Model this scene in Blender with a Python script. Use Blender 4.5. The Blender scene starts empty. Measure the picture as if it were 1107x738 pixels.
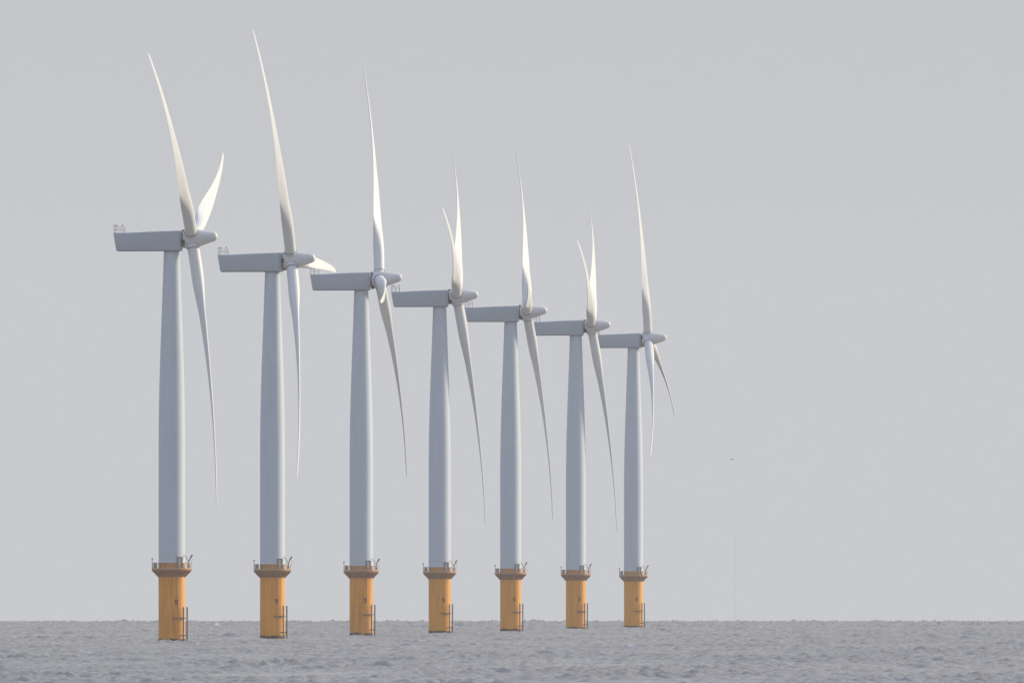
import bpy, bmesh, math, random
import numpy as np
from mathutils import Matrix, Vector

R_ = math.radians
C = bpy.context.scene.collection
sc = bpy.context.scene

# ------------------------------------------------------------------ camera
EARTH = 7.43e6                    # earth radius with usual refraction (m)
CAM_H = 14.03
cam_d = bpy.data.cameras.new('camera')
cam = bpy.data.objects.new('camera', cam_d)
C.objects.link(cam)
cam.location = (0, 0, CAM_H)
cam.rotation_euler = (R_(90) + math.atan((594.07 - 369.0) / 40000.0), 0, 0)
cam_d.sensor_width = 36.0
cam_d.lens = 40000.0 / 1107.0 * 36.0        # a very long telephoto lens
cam_d.clip_start = 1.0
cam_d.clip_end = 80000.0
sc.camera = cam

# ------------------------------------------------------------------ light
SUN_EL, SUN_AZ = 21.0, 68.0       # azimuth clockwise from +Y (view direction)
w = bpy.data.worlds.new('World'); sc.world = w; w.use_nodes = True
nt = w.node_tree
for n in list(nt.nodes): nt.nodes.remove(n)
out = nt.nodes.new('ShaderNodeOutputWorld')
bg = nt.nodes.new('ShaderNodeBackground')
sky = nt.nodes.new('ShaderNodeTexSky')
sky.sky_type = 'NISHITA'; sky.sun_disc = False
sky.sun_elevation = R_(SUN_EL); sky.sun_rotation = R_(SUN_AZ)
sky.air_density = 1.0; sky.dust_density = 3.0; sky.ozone_density = 1.0
mx = nt.nodes.new('ShaderNodeMixRGB'); mx.blend_type = 'MIX'
# the overcast is a low veil: dense towards the horizon, thinner (bluer) overhead
wtc = nt.nodes.new('ShaderNodeTexCoord'); wsx = nt.nodes.new('ShaderNodeSeparateXYZ')
wmr = nt.nodes.new('ShaderNodeMapRange'); wmr.interpolation_type = 'SMOOTHSTEP'
wmr.inputs['From Min'].default_value = 0.06; wmr.inputs['From Max'].default_value = 0.55
wmr.inputs['To Min'].default_value = 1.0; wmr.inputs['To Max'].default_value = 0.75
nt.links.new(wtc.outputs['Generated'], wsx.inputs[0]); nt.links.new(wsx.outputs['Z'], wmr.inputs['Value'])
nt.links.new(wmr.outputs['Result'], mx.inputs['Fac'])
veil = nt.nodes.new('ShaderNodeMixRGB')
veil.inputs['Color1'].default_value = (5.26, 5.41, 5.68, 1)       # at the horizon
veil.inputs['Color2'].default_value = (7.2, 8.3, 11.0, 1)         # overhead
wv = nt.nodes.new('ShaderNodeMapRange'); wv.interpolation_type = 'SMOOTHSTEP'
wv.inputs['From Min'].default_value = 0.08; wv.inputs['From Max'].default_value = 0.6
nt.links.new(wsx.outputs['Z'], wv.inputs['Value']); nt.links.new(wv.outputs['Result'], veil.inputs['Fac'])
nt.links.new(veil.outputs['Color'], mx.inputs['Color2'])
nt.links.new(sky.outputs['Color'], mx.inputs['Color1'])
nt.links.new(mx.outputs['Color'], bg.inputs['Color'])
bg.inputs['Strength'].default_value = 0.10
nt.links.new(bg.outputs['Background'], out.inputs['Surface'])

sun_d = bpy.data.lights.new('sun', 'SUN')
sun_d.energy = 4.9; sun_d.angle = R_(6.0); sun_d.color = (1.0, 0.87, 0.65)
sun = bpy.data.objects.new('sun', sun_d); C.objects.link(sun)
sdir = Vector((math.sin(R_(SUN_AZ)) * math.cos(R_(SUN_EL)),
               math.cos(R_(SUN_AZ)) * math.cos(R_(SUN_EL)), math.sin(R_(SUN_EL))))
sun.rotation_euler = sdir.to_track_quat('Z', 'Y').to_euler()
sun.location = (3000, 5000, 3000)

sc.view_settings.view_transform = 'Standard'
sc.view_settings.look = 'None'
sc.view_settings.exposure = 0.0
sc.view_settings.gamma = 1.0
sc.view_settings.use_curve_mapping = False
sc.cycles.volume_bounces = 1

# ------------------------------------------------------------------ materials
def new_mat(name):
    m = bpy.data.materials.new(name); m.use_nodes = True
    t = m.node_tree
    return m, t, t.nodes['Principled BSDF']

def paint(name, col, rough=0.45, dirt=(0.35, 0.3, 0.25), dirt_amt=0.25, scale=0.6, streak=True, metallic=0.0):
    """painted steel / gelcoat: slight mottling and vertical weather streaks"""
    m, t, b = new_mat(name)
    tc = t.nodes.new('ShaderNodeTexCoord')
    inf = t.nodes.new('ShaderNodeObjectInfo')
    add = t.nodes.new('ShaderNodeVectorMath'); add.operation = 'ADD'
    mul = t.nodes.new('ShaderNodeVectorMath'); mul.operation = 'SCALE'
    mul.inputs[0].default_value = (37.0, 91.0, 53.0)
    t.links.new(inf.outputs['Random'], mul.inputs['Scale'])
    t.links.new(tc.outputs['Object'], add.inputs[0]); t.links.new(mul.outputs[0], add.inputs[1])
    mp = t.nodes.new('ShaderNodeMapping')
    mp.inputs['Scale'].default_value = (scale * 2.0, scale * 2.0, scale * (0.18 if streak else 2.0))
    t.links.new(add.outputs[0], mp.inputs['Vector'])
    nz = t.nodes.new('ShaderNodeTexNoise'); nz.inputs['Scale'].default_value = 1.0
    nz.inputs['Detail'].default_value = 5.0; nz.inputs['Roughness'].default_value = 0.6
    t.links.new(mp.outputs[0], nz.inputs['Vector'])
    rp = t.nodes.new('ShaderNodeValToRGB')
    rp.color_ramp.elements[0].position = 0.42; rp.color_ramp.elements[1].position = 0.75
    rp.color_ramp.elements[0].color = (0, 0, 0, 1)
    rp.color_ramp.elements[1].color = (dirt_amt, dirt_amt, dirt_amt, 1)
    t.links.new(nz.outputs['Fac'], rp.inputs['Fac'])
    mix = t.nodes.new('ShaderNodeMixRGB')
    mix.inputs['Color1'].default_value = (*col, 1); mix.inputs['Color2'].default_value = (*dirt, 1)
    wear = t.nodes.new('ShaderNodeMapRange')              # each unit is worn a little differently
    wear.inputs['To Min'].default_value = 0.5; wear.inputs['To Max'].default_value = 1.35
    t.links.new(inf.outputs['Random'], wear.inputs['Value'])
    wm = t.nodes.new('ShaderNodeMath'); wm.operation = 'MULTIPLY'; wm.use_clamp = True
    t.links.new(rp.outputs['Color'], wm.inputs[0]); t.links.new(wear.outputs['Result'], wm.inputs[1])
    t.links.new(wm.outputs[0], mix.inputs['Fac'])
    t.links.new(mix.outputs['Color'], b.inputs['Base Color'])
    b.inputs['Roughness'].default_value = rough
    b.inputs['Metallic'].default_value = metallic
    b.inputs['Specular IOR Level'].default_value = 0.3
    return m

M_WHITE = paint('light_grey_paint', (0.455, 0.515, 0.575), 0.5, (0.36, 0.37, 0.41), 0.22, 0.3)
M_BLADE = paint('blade_gelcoat', (0.57, 0.58, 0.59), 0.5, (0.5, 0.5, 0.47), 0.15, 0.3, False)
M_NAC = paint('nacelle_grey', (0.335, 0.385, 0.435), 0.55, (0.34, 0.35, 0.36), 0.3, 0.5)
M_HUB = paint('hub_grey', (0.54, 0.55, 0.57), 0.5, (0.40, 0.40, 0.40), 0.3, 0.6)
M_YEL = paint('yellow_paint', (0.67, 0.285, 0.006), 0.6, (0.36, 0.12, 0.02), 0.75, 0.8)
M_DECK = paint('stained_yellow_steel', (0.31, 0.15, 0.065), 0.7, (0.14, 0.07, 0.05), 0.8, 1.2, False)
M_RING = paint('stained_yellow_ring', (0.50, 0.22, 0.04), 0.65, (0.25, 0.11, 0.05), 0.7, 1.0, False)
M_RAIL = paint('weathered_yellow_rail', (0.48, 0.30, 0.13), 0.6, (0.25, 0.16, 0.10), 0.6, 2.0, False)
M_STEEL = paint('galvanised_steel', (0.30, 0.30, 0.31), 0.55, (0.18, 0.15, 0.13), 0.5, 2.0, False)
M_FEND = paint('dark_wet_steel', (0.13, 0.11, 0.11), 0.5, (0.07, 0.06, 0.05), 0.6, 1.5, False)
M_DARK = paint('black_opening', (0.015, 0.015, 0.018), 0.7, (0.03, 0.03, 0.03), 0.3, 2.0, False)
M_WEED = paint('seaweed_band', (0.035, 0.022, 0.014), 0.8, (0.07, 0.05, 0.02), 0.6, 3.0, False)
M_CAB = paint('grey_cabinet', (0.22, 0.26, 0.32), 0.5, (0.15, 0.15, 0.16), 0.3, 2.0, False)
M_BIRD = paint('gull_feathers', (0.30, 0.30, 0.31), 0.8, (0.18, 0.18, 0.18), 0.6, 9.0, False)
M_PLATE = paint('rusty_plate', (0.24, 0.075, 0.015), 0.7, (0.06, 0.02, 0.01), 0.7, 4.0, False)

# ------------------------------------------------------------------ helpers
def link(name, me, parent=None):
    o = bpy.data.objects.new(name, me); C.objects.link(o)
    if parent is not None: o.parent = parent
    return o

def bm_mesh(name, bm, mat, smooth=True, angle=40):
    me = bpy.data.meshes.new(name)
    bmesh.ops.recalc_face_normals(bm, faces=bm.faces)
    for e in bm.edges:
        if len(e.link_faces) == 2:
            e.smooth = e.calc_face_angle(0) < R_(angle)
    for f in bm.faces: f.smooth = smooth
    bm.to_mesh(me); bm.free()
    me.materials.append(mat)
    return me

def lathe(bm, prof, seg=48, mat=Matrix.Identity(4), cap0=True, cap1=True):
    """profile of (z, r) turned about z"""
    rings = []
    for z, r in prof:
        rings.append([bm.verts.new(mat @ Vector((r * math.cos(2 * math.pi * k / seg),
                                                 r * math.sin(2 * math.pi * k / seg), z))) for k in range(seg)])
    for a, b in zip(rings, rings[1:]):
        for k in range(seg):
            bm.faces.new((a[k], a[(k + 1) % seg], b[(k + 1) % seg], b[k]))
    if cap0: bm.faces.new(rings[0][::-1])
    if cap1: bm.faces.new(rings[-1])

def tube(bm, a, b, r, seg=8):
    a = Vector(a); b = Vector(b); d = b - a
    m = Matrix.Translation(a) @ d.to_track_quat('Z', 'Y').to_matrix().to_4x4()
    lathe(bm, [(0, r), (d.length, r)], seg, m)

def box(bm, c, s, m=Matrix.Identity(4), bevel=0.0):
    r = bmesh.ops.create_cube(bm, size=1.0)
    vs = r['verts']
    for v in vs: v.co = m @ Vector((c[0] + v.co.x * s[0], c[1] + v.co.y * s[1], c[2] + v.co.z * s[2]))
    if bevel:
        es = list({e for v in vs for e in v.link_edges})
        bmesh.ops.bevel(bm, geom=es, offset=bevel, segments=2, affect='EDGES', profile=0.5)

def az(deg, r, z):
    """point on a circle: 0 deg faces the camera (-Y), 90 deg is to the right (+X)"""
    return Vector((r * math.sin(R_(deg)), -r * math.cos(R_(deg)), z))

# ------------------------------------------------------------------ sea (one sheet on the curved earth)
def make_sea():
    rng = np.random.default_rng(7)
    far = 16500.0
    # ring radii: coarse close in, fine where the lens looks, coarse beyond the horizon
    rr = [3.0]
    while rr[-1] < 3700: rr.append(rr[-1] * 1.10 + 2)
    r = 3900.0
    rr = [q for q in rr if q < 3880]
    while r < 14900:
        rr.append(r); r += 0.65 + 1.05 * (r - 3900) / 11000.0
    while r < far:
        rr.append(r); r += 80
    rr = np.array(rr, dtype=np.float64)
    # bearings: fine round the view direction, coarse elsewhere
    fine = np.linspace(-1.12, 1.12, 400)
    side = []
    a, st = 1.12, 0.012
    while a + st < 179.0:
        a += st; side.append(a); st = min(st * 1.35, 6.0)
    side = np.array(side)
    aa = np.radians(np.concatenate([-side[::-1], fine, side]))
    n, m = len(rr), len(aa)
    X = (rr[:, None] * np.sin(aa)[None, :]).astype(np.float64)
    Y = (rr[:, None] * np.cos(aa)[None, :]).astype(np.float64)
    # wind sea: many short waves spread round one direction
    Z = np.zeros((n, m), dtype=np.float32)
    sel = slice(len(side), len(side) + len(fine))
    rs = (rr > 3880) & (rr < 15000)
    xf = X[rs][:, sel].astype(np.float32); yf = (Y[rs][:, sel] - 4000).astype(np.float32)
    zf = np.zeros_like(xf)
    N = 80
    for k in range(N):
        lam = 1.4 * (13.0 / 1.4) ** ((k + rng.random()) / N)
        th = R_(245) + rng.normal(0, 0.6)
        kk = 2 * np.pi / lam
        amp = 0.0135 * lam ** 0.15 * (0.6 + 0.8 * rng.random())
        ph = rng.random() * 2 * np.pi
        arg = xf * np.float32(kk * math.cos(th)) + yf * np.float32(kk * math.sin(th)) + np.float32(ph)
        zf += np.float32(amp) * np.sin(arg)
    sd = float(zf.std())
    zf = zf / sd
    # wind gusts: slowly changing wave height, sharper crests
    gx = np.zeros_like(xf)
    for k in range(10):
        lam = 18 + 70 * rng.random(); th = rng.random() * 6.28
        gx += np.sin(xf * np.float32(6.283 / lam * math.cos(th)) + yf * np.float32(6.283 / (lam * 7) * math.sin(th)) + np.float32(rng.random() * 6.28))
    gust = 1.0 + 0.085 * gx
    hz = np.where(zf > 0, zf * (1 + 0.22 * zf), zf * 0.85)
    H = 0.105 * hz * gust * (1 + 0.7 * np.clip((rr[rs] - 8000) / 6000, 0, 1)[:, None]).astype(np.float32)
    ff = np.minimum(1, np.minimum(np.arange(len(fine)), np.arange(len(fine))[::-1]) / 12.0).astype(np.float32)
    Z[np.ix_(rs, np.arange(m)[sel])] = H * ff[None, :]
    foam = np.zeros((n, m), dtype=np.float32)
    fm = np.clip((zf - 4.2) / 0.3, 0, 1) * (rr[rs] > 5600)[:, None]
    foam[np.ix_(rs, np.arange(m)[sel])] = fm
    Zc = Z - 0.5 - (rr[:, None] ** 2) / (2 * EARTH)
    co = np.stack([X, Y, Zc], axis=-1).reshape(-1, 3).astype(np.float32)
    i = np.arange(n - 1)[:, None] * m + np.arange(m - 1)[None, :]
    quads = np.stack([i, i + 1, i + m + 1, i + m], axis=-1).reshape(-1, 4)
    j = np.arange(n - 1) * m                                   # close the circle behind the camera
    close = np.stack([j + m - 1, j, j + m, j + 2 * m - 1], axis=-1)
    quads = np.concatenate([quads, close])[:, ::-1].astype(np.int32)
    me = bpy.data.meshes.new('sea')
    me.vertices.add(len(co)); me.vertices.foreach_set('co', co.ravel())
    nq = len(quads)
    me.loops.add(nq * 4); me.loops.foreach_set('vertex_index', quads.ravel())
    me.polygons.add(nq)
    me.polygons.foreach_set('loop_start', np.arange(nq, dtype=np.int32) * 4)
    me.polygons.foreach_set('use_smooth', np.ones(nq, dtype=bool))
    at = me.attributes.new('foam', 'FLOAT', 'POINT')
    at.data.foreach_set('value', foam.ravel())
    me.update(calc_edges=True)
    mt, t, b = new_mat('sea_water')
    tc = t.nodes.new('ShaderNodeTexCoord')
    def noise(sc3, detail, rough=0.6):
        mp = t.nodes.new('ShaderNodeMapping'); mp.inputs['Scale'].default_value = sc3
        t.links.new(tc.outputs['Object'], mp.inputs['Vector'])
        nz = t.nodes.new('ShaderNodeTexNoise'); nz.inputs['Scale'].default_value = 1.0
        nz.inputs['Detail'].default_value = detail; nz.inputs['Roughness'].default_value = rough
        t.links.new(mp.outputs[0], nz.inputs['Vector'])
        return nz
    rip = noise((1.8, 1.0, 1.0), 4.0, 0.65)
    bp = t.nodes.new('ShaderNodeBump'); bp.inputs['Strength'].default_value = 0.7; bp.inputs['Distance'].default_value = 0.14
    t.links.new(rip.outputs['Fac'], bp.inputs['Height'])
    t.links.new(bp.outputs['Normal'], b.inputs['Normal'])
    silt = noise((0.006, 0.0012, 1.0), 4.0)
    rp = t.nodes.new('ShaderNodeValToRGB')
    rp.color_ramp.elements[0].position = 0.35; rp.color_ramp.elements[1].position = 0.68
    rp.color_ramp.elements[0].color = (0.215, 0.207, 0.182, 1)
    rp.color_ramp.elements[1].color = (0.285, 0.25, 0.225, 1)
    t.links.new(silt.outputs['Fac'], rp.inputs['Fac'])
    fa = t.nodes.new('ShaderNodeAttribute'); fa.attribute_name = 'foam'
    mix = t.nodes.new('ShaderNodeMixRGB'); mix.inputs['Color2'].default_value = (0.75, 0.75, 0.75, 1)
    t.links.new(fa.outputs['Fac'], mix.inputs['Fac']); t.links.new(rp.outputs['Color'], mix.inputs['Color1'])
    t.links.new(mix.outputs['Color'], b.inputs['Base Color'])
    b.inputs['Roughness'].default_value = 0.16
    b.inputs['IOR'].default_value = 1.333
    me.materials.append(mt)
    o = link('sea', me); o['kind'] = 'structure'
    return o
make_sea()

# ------------------------------------------------------------------ haze over the sea
def make_haze():
    bm = bmesh.new()
    box(bm, (0, 0, 59.0), (34000, 34000, 158.0))
    m = bpy.data.materials.new('sea_haze'); m.use_nodes = True
    t = m.node_tree
    for n in list(t.nodes): t.nodes.remove(n)
    o = t.nodes.new('ShaderNodeOutputMaterial'); v = t.nodes.new('ShaderNodeVolumePrincipled')
    v.inputs['Color'].default_value = (0.93, 0.95, 0.98, 1)
    v.inputs['Density'].default_value = 1.4e-5
    v.inputs['Anisotropy'].default_value = 0.0
    t.links.new(v.outputs['Volume'], o.inputs['Volume'])
    me = bm_mesh('haze', bm, m, False)
    h = link('haze', me); h['kind'] = 'stuff'
make_haze()

# ------------------------------------------------------------------ wind turbine meshes
DECK, NB = 13.82, 74.94           # deck and underside of the nacelle above the water
def mesh_foundation():
    bm = bmesh.new()
    lathe(bm, [(-6, 2.53), (0.35, 2.53), (0.36, 2.545), (5.9, 2.545), (5.93, 2.58), (6.07, 2.58), (6.1, 2.545), (12.3, 2.545)], 64)
    return bm_mesh('foundation', bm, M_YEL)
def mesh_weed():
    bm = bmesh.new(); rnd = random.Random(3)
    seg = 96; tops = []
    v0 = []; v1 = []
    for k in range(seg):
        a = 2 * math.pi * k / seg
        h = 0.30 + 0.10 * math.sin(5 * a) + rnd.uniform(-0.13, 0.13)
        v0.append(bm.verts.new((2.57 * math.cos(a), 2.57 * math.sin(a), -1.5)))
        v1.append(bm.verts.new((2.562 * math.cos(a), 2.562 * math.sin(a), h)))
    for k in range(seg):
        bm.faces.new((v0[k], v0[(k + 1) % seg], v1[(k + 1) % seg], v1[k]))
    return bm_mesh('seaweed_band', bm, M_WEED)
def mesh_platform():
    bm = bmesh.new()
    lathe(bm, [(12.3, 2.56), (12.45, 2.62), (13.45, 3.62), (13.5, 3.78), (13.55, 3.85), (13.82, 3.85), (13.83, 3.80)], 64)
    for k in range(16):               # brackets under the deck
        a = 360 * k / 16 + 6
        d = az(a, 1, 0); p = Vector((-d.y, d.x, 0)) * 0.05
        ps = [d * 2.58 + Vector((0, 0, 12.15)), d * 3.80 + Vector((0, 0, 13.40)), d * 3.80 + Vector((0, 0, 13.58)), d * 2.58 + Vector((0, 0, 13.0))]
        A = [bm.verts.new(q + p) for q in ps]; B = [bm.verts.new(q - p) for q in ps]
        bm.faces.new(A); bm.faces.new(B[::-1])
        for i in range(4): bm.faces.new((A[i], B[i], B[(i + 1) % 4], A[(i + 1) % 4]))
    return bm_mesh('platform', bm, M_DECK)
def mesh_railing():
    bm = bmesh.new()
    for k in range(28):
        a = 360 * k / 28
        tube(bm, az(a, 3.78, 13.8), az(a, 3.78, 14.95), 0.035, 6)
    for z, r in ((14.95, 0.04), (14.55, 0.025), (14.2, 0.025)):
        for k in range(56):
            tube(bm, az(360 * k / 56, 3.78, z), az(360 * (k + 1) / 56, 3.78, z), r, 6)
    lathe(bm, [(13.86, 3.81), (14.02, 3.81)], 64, cap0=False, cap1=False)   # kick plate
    return bm_mesh('railing', bm, M_RAIL)
def mesh_tower():
    bm = bmesh.new()
    pr = [(14.95, 2.56), (15.0, 2.545)]
    def rad(z):                       # straight below, gently blending into the taper
        z0, z1 = 36.0, 56.0; k = 1.02 / (NB - 0.5 * (z0 + z1))
        if z <= z0: return 2.545
        if z < z1: return 2.545 - k * (z - z0) ** 2 / (2 * (z1 - z0))
        return 2.545 - k * (z - 0.5 * (z0 + z1))
    zs = np.linspace(16, NB - 0.2, 50)
    for z in zs:
        pr.append((z, rad(z)))
        if any(abs(z - q) < 0.6 for q in (37, 56)):
            pr += [(z + .02, rad(z) + .02), (z + .14, rad(z) + .02), (z + .16, rad(z))]
    pr += [(NB - 0.15, rad(NB - .2)), (NB, rad(NB) + 0.0)]
    lathe(bm, pr, 64)
    return bm_mesh('tower', bm, M_WHITE)
def mesh_base_ring():
    bm = bmesh.new()
    lathe(bm, [(13.84, 2.57), (14.85, 2.57), (14.9, 2.64), (14.98, 2.64), (14.99, 2.57)], 64)
    return bm_mesh('base_ring', bm, M_RING)
def mesh_door():
    bm = bmesh.new()
    d = az(36, 1, 0); rot = Matrix.Rotation(R_(36), 4, 'Z')
    box(bm, (0, -2.60, 14.95), (0.85, 0.16, 2.0), rot, 0.05)
    return bm_mesh('door', bm, M_STEEL)
def mesh_door_frame():
    bm = bmesh.new(); rot = Matrix.Rotation(R_(36), 4, 'Z')
    box(bm, (-0.5, -2.6, 14.95), (0.12, 0.3, 2.1), rot); box(bm, (0.5, -2.6, 14.95), (0.12, 0.3, 2.1), rot)
    box(bm, (0, -2.6, 16.06), (1.2, 0.42, 0.1), rot)
    return bm_mesh('door_frame', bm, M_FEND)
def mesh_crane():
    bm = bmesh.new()
    b = az(72, 3.45, 13.82); q = lambda x, z, y=0: b + Vector((x, y, z))
    tube(bm, b, q(0.0, 1.5), 0.12, 10)
    tube(bm, q(0, 1.4), q(0.42, 2.3), 0.10, 8)
    tube(bm, q(0.35, 2.18), q(0.72, 2.72), 0.15, 8)
    tube(bm, q(0, 1.3), q(-0.62, 2.45), 0.06, 8)
    tube(bm, q(-0.62, 2.45), q(-1.15, 2.72), 0.05, 8)
    tube(bm, q(-1.15, 2.72), q(-1.75, 2.78), 0.045, 8)
    tube(bm, q(0.05, 0.5), q(-0.55, 1.25), 0.05, 8)
    tube(bm, q(0.6, 2.55), q(0.6, 1.0), 0.02, 6)
    box(bm, q(0.0, 0.45), (0.42, 0.42, 0.6), bevel=0.05)
    return bm_mesh('davit_crane', bm, M_FEND)
def mesh_cabinet():
    bm = bmesh.new(); rot = Matrix.Rotation(R_(-78), 4, 'Z')
    box(bm, (0, -3.25, 14.42), (0.9, 0.6, 1.1), rot, 0.05)
    box(bm, (0, -3.25, 15.0), (1.0, 0.7, 0.06), rot)
    return bm_mesh('equipment_cabinet', bm, M_CAB)
def mesh_beacon():
    bm = bmesh.new(); p = az(-86, 3.78, 13.8)
    tube(bm, p, p + Vector((0, 0, 1.75)), 0.06, 8)
    lathe(bm, [(1.75, 0.1), (1.8, 0.14), (2.05, 0.14), (2.12, 0.05)], 12, Matrix.Translation(p))
    return bm_mesh('navigation_light', bm, M_STEEL)
def mesh_ladder():
    bm = bmesh.new()
    rot = Matrix.Rotation(R_(33), 4, 'Z')
    P = lambda x, z: rot @ Vector((x, -2.82, z))
    for x in (-0.25, 0.25): tube(bm, P(x, -0.5), P(x, 13.6), 0.045, 6)
    for k in range(45): tube(bm, P(-0.25, 0.2 + 0.3 * k), P(0.25, 0.2 + 0.3 * k), 0.025, 6)
    for z in (2.2, 5.2, 8.6, 11.4):
        for x in (-0.25, 0.25): tube(bm, P(x, z), rot @ Vector((x, -2.5, z)), 0.04, 6)
    return bm_mesh('ladder', bm, M_RAIL)
def mesh_plate():
    bm = bmesh.new(); rot = Matrix.Rotation(R_(20), 4, 'Z')
    box(bm, (0.0, -2.64, 7.72), (0.62, 0.22, 0.36), rot, 0.04)
    box(bm, (0.05, -2.64, 7.18), (0.50, 0.22, 0.34), rot, 0.04)
    box(bm, (0.22, -2.60, 7.45), (0.12, 0.14, 0.3), rot)
    return bm_mesh('ladder_clamp', bm, M_PLATE)
def mesh_landing():
    bm = bmesh.new()
    c = az(60, 3.02, 0); tg = Vector((math.cos(R_(60)), math.sin(R_(60)), 0))
    for s in (-1, 1):
        p = c + tg * 0.72 * s
        tube(bm, p + Vector((0, 0, -3)), p + Vector((0, 0, 6.45)), 0.15, 10)
        for z in (1.0, 4.35):
            e = az(60, 2.4, z) + tg * 0.66 * s
            tube(bm, p + Vector((0, 0, z)), e, 0.11, 8)
    tube(bm, c + tg * 0.72 + Vector((0, 0, 4.35)), c - tg * 0.72 + Vector((0, 0, 4.35)), 0.09, 8)
    tube(bm, c - tg * 0.72 + Vector((0, 0, 4.35)), az(10, 2.72, 4.3), 0.10, 8)
    tube(bm, az(10, 2.4, 4.3), az(10, 2.9, 4.3), 0.2, 8)
    return bm_mesh('boat_landing', bm, M_FEND)

def mesh_nacelle():
    bm = bmesh.new()
    hw = 1.85
    prof = [(2.0, 0.02), (2.07, 3.98), (-4.0, 3.78), (-11.15, 3.42), (-10.55, 0.0)]
    A = [bm.verts.new((x, -hw, z)) for x, z in prof]; B = [bm.verts.new((x, hw, z)) for x, z in prof]
    bm.faces.new(A); bm.faces.new(B[::-1])
    n = len(prof)
    for i in range(n): bm.faces.new((A[i], B[i], B[(i + 1) % n], A[(i + 1) % n]))
    bmesh.ops.recalc_face_normals(bm, faces=bm.faces)
    bmesh.ops.bevel(bm, geom=list(bm.edges), offset=0.22, segments=3, affect='EDGES', profile=0.5)
    return bm_mesh('nacelle', bm, M_NAC, True, 50)
def mesh_collar():
    bm = bmesh.new()
    m = Matrix.Translation((0, 0, 2.22)) @ Matrix.Rotation(R_(90), 4, 'Y')
    lathe(bm, [(1.9, 1.45), (2.7, 1.45)], 40, m)
    return bm_mesh('bearing_collar', bm, M_FEND)
def mesh_seam_shade():
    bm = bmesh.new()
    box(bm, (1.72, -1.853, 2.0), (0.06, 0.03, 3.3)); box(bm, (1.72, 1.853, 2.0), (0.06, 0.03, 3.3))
    box(bm, (-4.2, -1.80, 0.10), (12.0, 0.16, 0.16)); box(bm, (-4.2, 1.80, 0.10), (12.0, 0.16, 0.16))  # bottom strips: the underside's shade line, put in as dark boxes
    return bm_mesh('joint_and_edge_shade', bm, M_FEND, False)
def mesh_hoist():
    bm = bmesh.new()
    z0, z1 = 3.5, 4.66
    box(bm, (-10.2, 0, 3.47), (1.95, 3.3, 0.10))
    xs = (-11.05, -10.2, -9.3)
    for y in (-1.55, 1.55):
        for x in xs: tube(bm, (x, y, 3.4), (x, y, z1), 0.036, 6)
        for z in (z1, 4.15): tube(bm, (-11.05, y, z), (-9.3, y, z), 0.03, 6)
    for x in (-11.05, -9.3):
        for y in (-0.5, 0.5): tube(bm, (x, y, 3.4), (x, y, z1), 0.03, 6)
        for z in (z1, 4.15): tube(bm, (x, -1.55, z), (x, 1.55, z), 0.03, 6)
    return bm_mesh('roof_railing', bm, M_STEEL)
def mesh_vane():
    bm = bmesh.new()
    tube(bm, (-11.05, -1.2, 4.7), (-11.05, -1.2, 5.15), 0.035, 6)
    tube(bm, (-10.55, -1.2, 4.7), (-10.55, -1.2, 5.15), 0.035, 6)
    box(bm, (-10.75, -1.2, 4.95), (0.7, 0.16, 0.14))
    return bm_mesh('wind_vane', bm, M_FEND)
def mesh_anemometer():
    bm = bmesh.new()
    tube(bm, (-9.35, -1.2, 4.7), (-9.35, -1.2, 5.15), 0.035, 6)
    box(bm, (-9.42, -1.2, 5.0), (0.3, 0.16, 0.14))
    return bm_mesh('anemometer', bm, M_FEND)

def mesh_spinner():
    bm = bmesh.new()
    m = Matrix.Rotation(R_(90), 4, 'Y')
    lathe(bm, [(-1.62, 1.48), (-1.56, 1.6), (-1.3, 1.70), (-0.6, 1.76), (0.6, 1.74), (1.4, 1.62), (2.4, 1.40), (3.5, 1.13),
               (4.3, 0.93), (4.65, 0.78), (4.85, 0.58), (4.95, 0.33), (4.98, 0.05)], 56, m)
    for k in range(3):                 # round blade sockets
        rm = Matrix.Rotation(R_(120 * k), 4, 'X')
        lathe(bm, [(0.8, 1.24), (1.68, 1.24), (1.84, 1.27), (1.92, 1.24)], 40, rm)
    return bm_mesh('rotor_hub', bm, M_HUB)
def mesh_opening(k):
    bm = bmesh.new(); rm = Matrix.Rotation(R_(60 + 120 * k), 4, 'X')
    box(bm, (-1.60, 0, 1.45), (0.62, 0.95, 0.80), rm, 0.06)
    return bm_mesh('hub_opening', bm, M_DARK)
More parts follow.
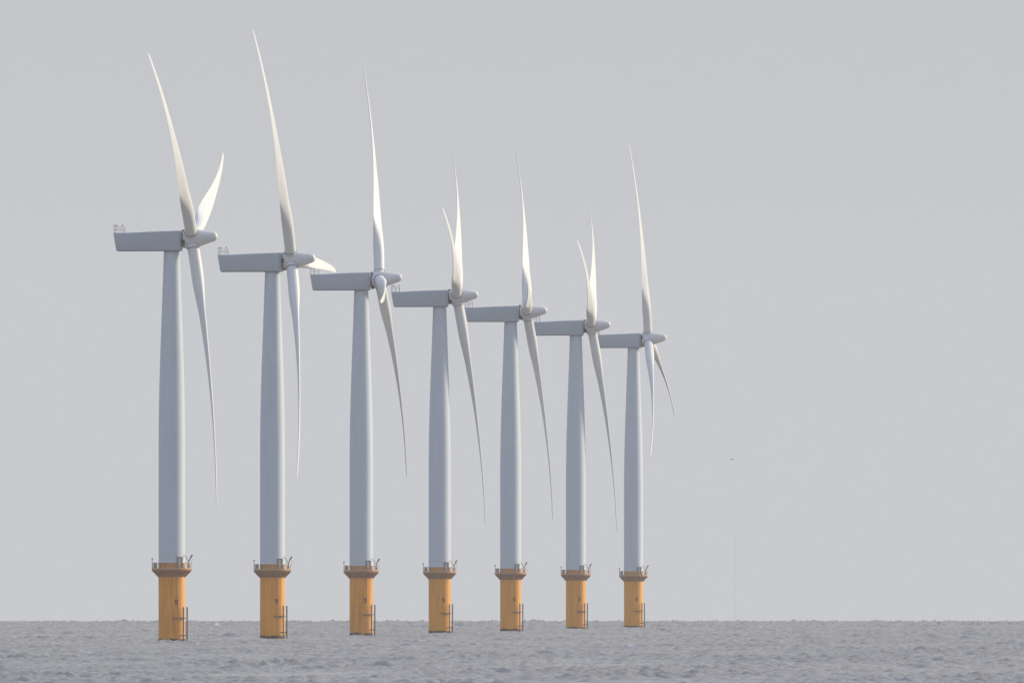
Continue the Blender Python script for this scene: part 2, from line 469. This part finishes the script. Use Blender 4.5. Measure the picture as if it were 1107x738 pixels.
def mesh_blade():
    bm = bmesh.new()
    RT, R0 = 53.5, 1.86
    cs = [(0, 2.32), (.05, 2.32), (.09, 2.36), (.14, 2.6), (.19, 2.95), (.24, 3.2), (.30, 3.22), (.38, 3.0), (.5, 2.5), (.65, 1.95), (.8, 1.46), (.9, 1.16), (.96, .88), (.985, .66), (1, .15)]
    ts = [(0, 1), (.05, 1), (.09, .88), (.14, .58), (.19, .42), (.24, .36), (.35, .29), (.5, .24), (.65, .21), (.8, .19), (1, .22)]
    tw = [(0, 30), (.1, 29), (.2, 26), (.35, 17), (.5, 9.5), (.67, 3.5), (.85, 0.5), (1, -0.5)]
    def ip(tab, x): return float(np.interp(x, [a for a, b in tab], [b for a, b in tab]))
    PITCH = 1.0
    T = list(np.linspace(0, 0.3, 22)) + list(np.linspace(0.315, 0.96, 40)) + [0.975, 0.985, 0.993, 1.0]
    K = 32; rings = []
    for t in T:
        r = R0 + (RT - R0) * t; q = r / RT
        c = ip(cs, t); th = ip(ts, t)
        round_ = min(1, max(0, (0.26 - t) / 0.20)); round_ = round_ * round_ * (3 - 2 * round_)
        a = R_(PITCH + ip(tw, t))
        le = Vector((math.sin(a), math.cos(a), 0)); no = Vector((math.cos(a), -math.sin(a), 0))
        ax = 3.9 * q - 3.1 * q ** 2.6
        ring = []
        for k in range(K):
            ph = 2 * math.pi * k / K
            xr = 0.5 * (1 + math.cos(ph))                      # 1 at trailing edge, 0 at leading edge
            yt = 5 * th * (0.2969 * math.sqrt(max(xr, 0)) - 0.126 * xr - 0.3516 * xr ** 2 + 0.2843 * xr ** 3 - 0.1036 * xr ** 4)
            cam_ = 0.10 * th * 4 * xr * (1 - xr)
            s = 1 if math.sin(ph) >= 0 else -1
            af = Vector(((0.37 - xr) * c, (s * yt * (0.85 if s > 0 else 1.1) - cam_) * c))
            ci = Vector((-0.5 * math.cos(ph) * c, 0.5 * math.sin(ph) * c))
            p2 = af.lerp(ci, round_)
            p = le * p2.x + no * p2.y + Vector((ax, 0, r))
            ring.append(bm.verts.new(p))
        rings.append(ring)
    for A, B in zip(rings, rings[1:]):
        for k in range(K): bm.faces.new((A[k], A[(k + 1) % K], B[(k + 1) % K], B[k]))
    bm.faces.new(rings[0][::-1]); bm.faces.new(rings[-1])
    return bm_mesh('blade', bm, M_BLADE, True, 70)
def mesh_joint():
    bm = bmesh.new()
    m = Matrix.Translation((0.13, 0, 0))
    lathe(bm, [(1.90, 1.275), (2.0, 1.275)], 40, m)
    return bm_mesh('root_joint', bm, M_FEND)

ME = dict(foundation=mesh_foundation(), weed=mesh_weed(), platform=mesh_platform(), railing=mesh_railing(), tower=mesh_tower(),
          ring=mesh_base_ring(), door=mesh_door(), frame=mesh_door_frame(), crane=mesh_crane(), cab=mesh_cabinet(), beacon=mesh_beacon(),
          ladder=mesh_ladder(), plate=mesh_plate(), landing=mesh_landing(), nacelle=mesh_nacelle(), collar=mesh_collar(), seam_shade=mesh_seam_shade(),
          hoist=mesh_hoist(), vane=mesh_vane(), anem=mesh_anemometer(), hub=mesh_spinner(), blade=mesh_blade(), joint=mesh_joint())
OPEN = [mesh_opening(k) for k in range(3)]

HUB = Vector((3.95, 0, 2.42)); TILT = 6.0
def turbine(X, d, yaw, theta, label):
    root = bpy.data.objects.new('wind_turbine', None); C.objects.link(root)
    root.empty_display_size = 3
    root.location = (X, d, -(X * X + d * d) / (2 * EARTH))
    root['label'] = label; root['category'] = 'wind turbine'
    root['group'] = 'wind turbines in a row standing in the sea'
    f = link('foundation', ME['foundation'], root)
    link('seaweed_band', ME['weed'], f).rotation_euler = (0, 0, theta * 0.3)
    link('ladder', ME['ladder'], f); link('ladder_clamp', ME['plate'], f)
    link('boat_landing', ME['landing'], root)
    p = link('platform', ME['platform'], root)
    link('railing', ME['railing'], p); link('davit_crane', ME['crane'], p)
    link('equipment_cabinet', ME['cab'], p); link('navigation_light', ME['beacon'], p)
    t = link('tower', ME['tower'], root)
    link('base_ring', ME['ring'], t); link('door', ME['door'], t); link('door_frame', ME['frame'], t)
    nm = Matrix.Translation((0, 0, NB)) @ Matrix.Rotation(R_(-yaw), 4, 'Z')
    n = link('nacelle', ME['nacelle'], root); n.matrix_local = nm
    link('bearing_collar', ME['collar'], n); link('roof_railing', ME['hoist'], n)
    link('wind_vane', ME['vane'], n); link('anemometer', ME['anem'], n); link('joint_and_edge_shade', ME['seam_shade'], n)
    hm = nm @ Matrix.Translation(HUB) @ Matrix.Rotation(R_(-TILT), 4, 'Y') @ Matrix.Rotation(R_(theta), 4, 'X')
    h = link('rotor_hub', ME['hub'], root); h.matrix_local = hm
    for k in range(3): link('hub_opening', OPEN[k], h)
    for k in range(3):
        b = link('blade', ME['blade'], root)
        b.matrix_local = hm @ Matrix.Rotation(R_(120 * k), 4, 'X')
        link('root_joint', ME['joint'], b)
    return root

D = [40000.0 * (0.17827815 + 0.01176591 * i) for i in range(7)]
XS = [185.7, 294.5, 390.5, 475.3, 552.0, 622.5, 684.8]
YAW = [7.5, 8.5, 1.0, 2.2, 0.8, 2.6, 5.0]
TH = [48.5, 27.8, -24.3, -52.0, -42.0, -54.0, 7.0]
LAB = ['nearest and largest white wind turbine on a yellow base, leftmost in the row',
       'second wind turbine from the left, its lit third blade pointing low behind the rotor nose',
       'third wind turbine from the left, its short foreshortened blade hanging in front of the hub',
       'middle wind turbine of the seven, two raised blades forming a narrow V',
       'fifth wind turbine from the left, a short blade overlapping its tall raised blade',
       'sixth wind turbine from the left, second from the right, narrow V of raised blades',
       'farthest and smallest wind turbine, rightmost in the row, with two blades hanging down']
for i in range(7):
    turbine((XS[i] - 553.5) * D[i] / 40000.0, D[i], YAW[i], TH[i], LAB[i])

# ------------------------------------------------------------------ far mast and gull
def make_mast():
    d = 13000.0; x = (794.5 - 553.5) * d / 40000.0
    bm = bmesh.new(); h = 31.5
    for k in range(3):
        a = R_(120 * k + 20); p = Vector((0.42 * math.cos(a), 0.42 * math.sin(a), 0))
        tube(bm, p + Vector((0, 0, -4)), p * 0.8 + Vector((0, 0, h)), 0.016, 6)
        a2 = R_(120 * k + 140); p2 = Vector((0.42 * math.cos(a2), 0.42 * math.sin(a2), 0))
        for j in range(32):
            tube(bm, p + Vector((0, 0, j)), p2 + Vector((0, 0, j + 1)), 0.007, 5)
    o = link('lattice_mast', bm_mesh('lattice_mast', bm, M_BLADE))  # pale gelcoat colour and very thin members stand in for fading by haze
    o.location = (x, d, -(x * x + d * d) / (2 * EARTH))
    o['label'] = 'thin mast standing far off on the horizon, coloured pale for the haze'; o['category'] = 'mast'
make_mast()

def make_gull():
    d = 8200.0; s = 40000.0 / d
    bm = bmesh.new()
    # body: a tapered spindle with head, beak and tail; wings: bent tapering panels with thickness
    mY = Matrix.Rotation(R_(90), 4, 'Y')
    lathe(bm, [(-0.30, 0.01), (-0.22, 0.035), (-0.08, 0.075), (0.06, 0.08), (0.16, 0.055), (0.20, 0.048), (0.25, 0.05), (0.29, 0.035), (0.31, 0.014), (0.36, 0.004)], 14, mY)
    tl = [bm.verts.new(p) for p in ((-0.2, -0.03, 0.01), (-0.2, 0.03, 0.01), (-0.38, 0.08, 0.0), (-0.38, -0.08, 0.0))]
    tb = [bm.verts.new(v.co + Vector((0, 0, -0.012))) for v in tl]
    bm.faces.new(tl); bm.faces.new(tb[::-1])
    for i in range(4): bm.faces.new((tl[i], tb[i], tb[(i + 1) % 4], tl[(i + 1) % 4]))
    for sgn in (-1, 1):
        prof = [(0.0, 0.13, -0.10, 0.03), (0.18, 0.16, -0.06, 0.12), (0.34, 0.17, -0.02, 0.20), (0.52, 0.10, -0.03, 0.17), (0.68, -0.02, -0.07, 0.12)]
        top = []; bot = []
        for y, xf, xb, z in prof:
            top.append((bm.verts.new((xf, sgn * (y + 0.04), z + 0.012)), bm.verts.new((xb, sgn * (y + 0.04), z + 0.006))))
            bot.append((bm.verts.new((xf, sgn * (y + 0.04), z - 0.012)), bm.verts.new((xb, sgn * (y + 0.04), z - 0.006))))
        for i in range(4):
            a, b, c, e = top[i], top[i + 1], bot[i], bot[i + 1]
            bm.faces.new((a[0], b[0], b[1], a[1])); bm.faces.new((c[0], c[1], e[1], e[0]))
            bm.faces.new((a[0], c[0], e[0], b[0])); bm.faces.new((a[1], b[1], e[1], c[1]))
        for q in (0, 4):
            bm.faces.new((top[q][0], top[q][1], bot[q][1], bot[q][0]))
    o = link('gull', bm_mesh('gull', bm, M_BIRD))
    o.location = ((791.7 - 553.5) / s, d, CAM_H + (594.07 - 496.6) / s)
    o.rotation_euler = (0, R_(-8), R_(25))
    o['label'] = 'tiny grey gull flying alone right of the turbines above the sea'; o['category'] = 'bird'
make_gull()
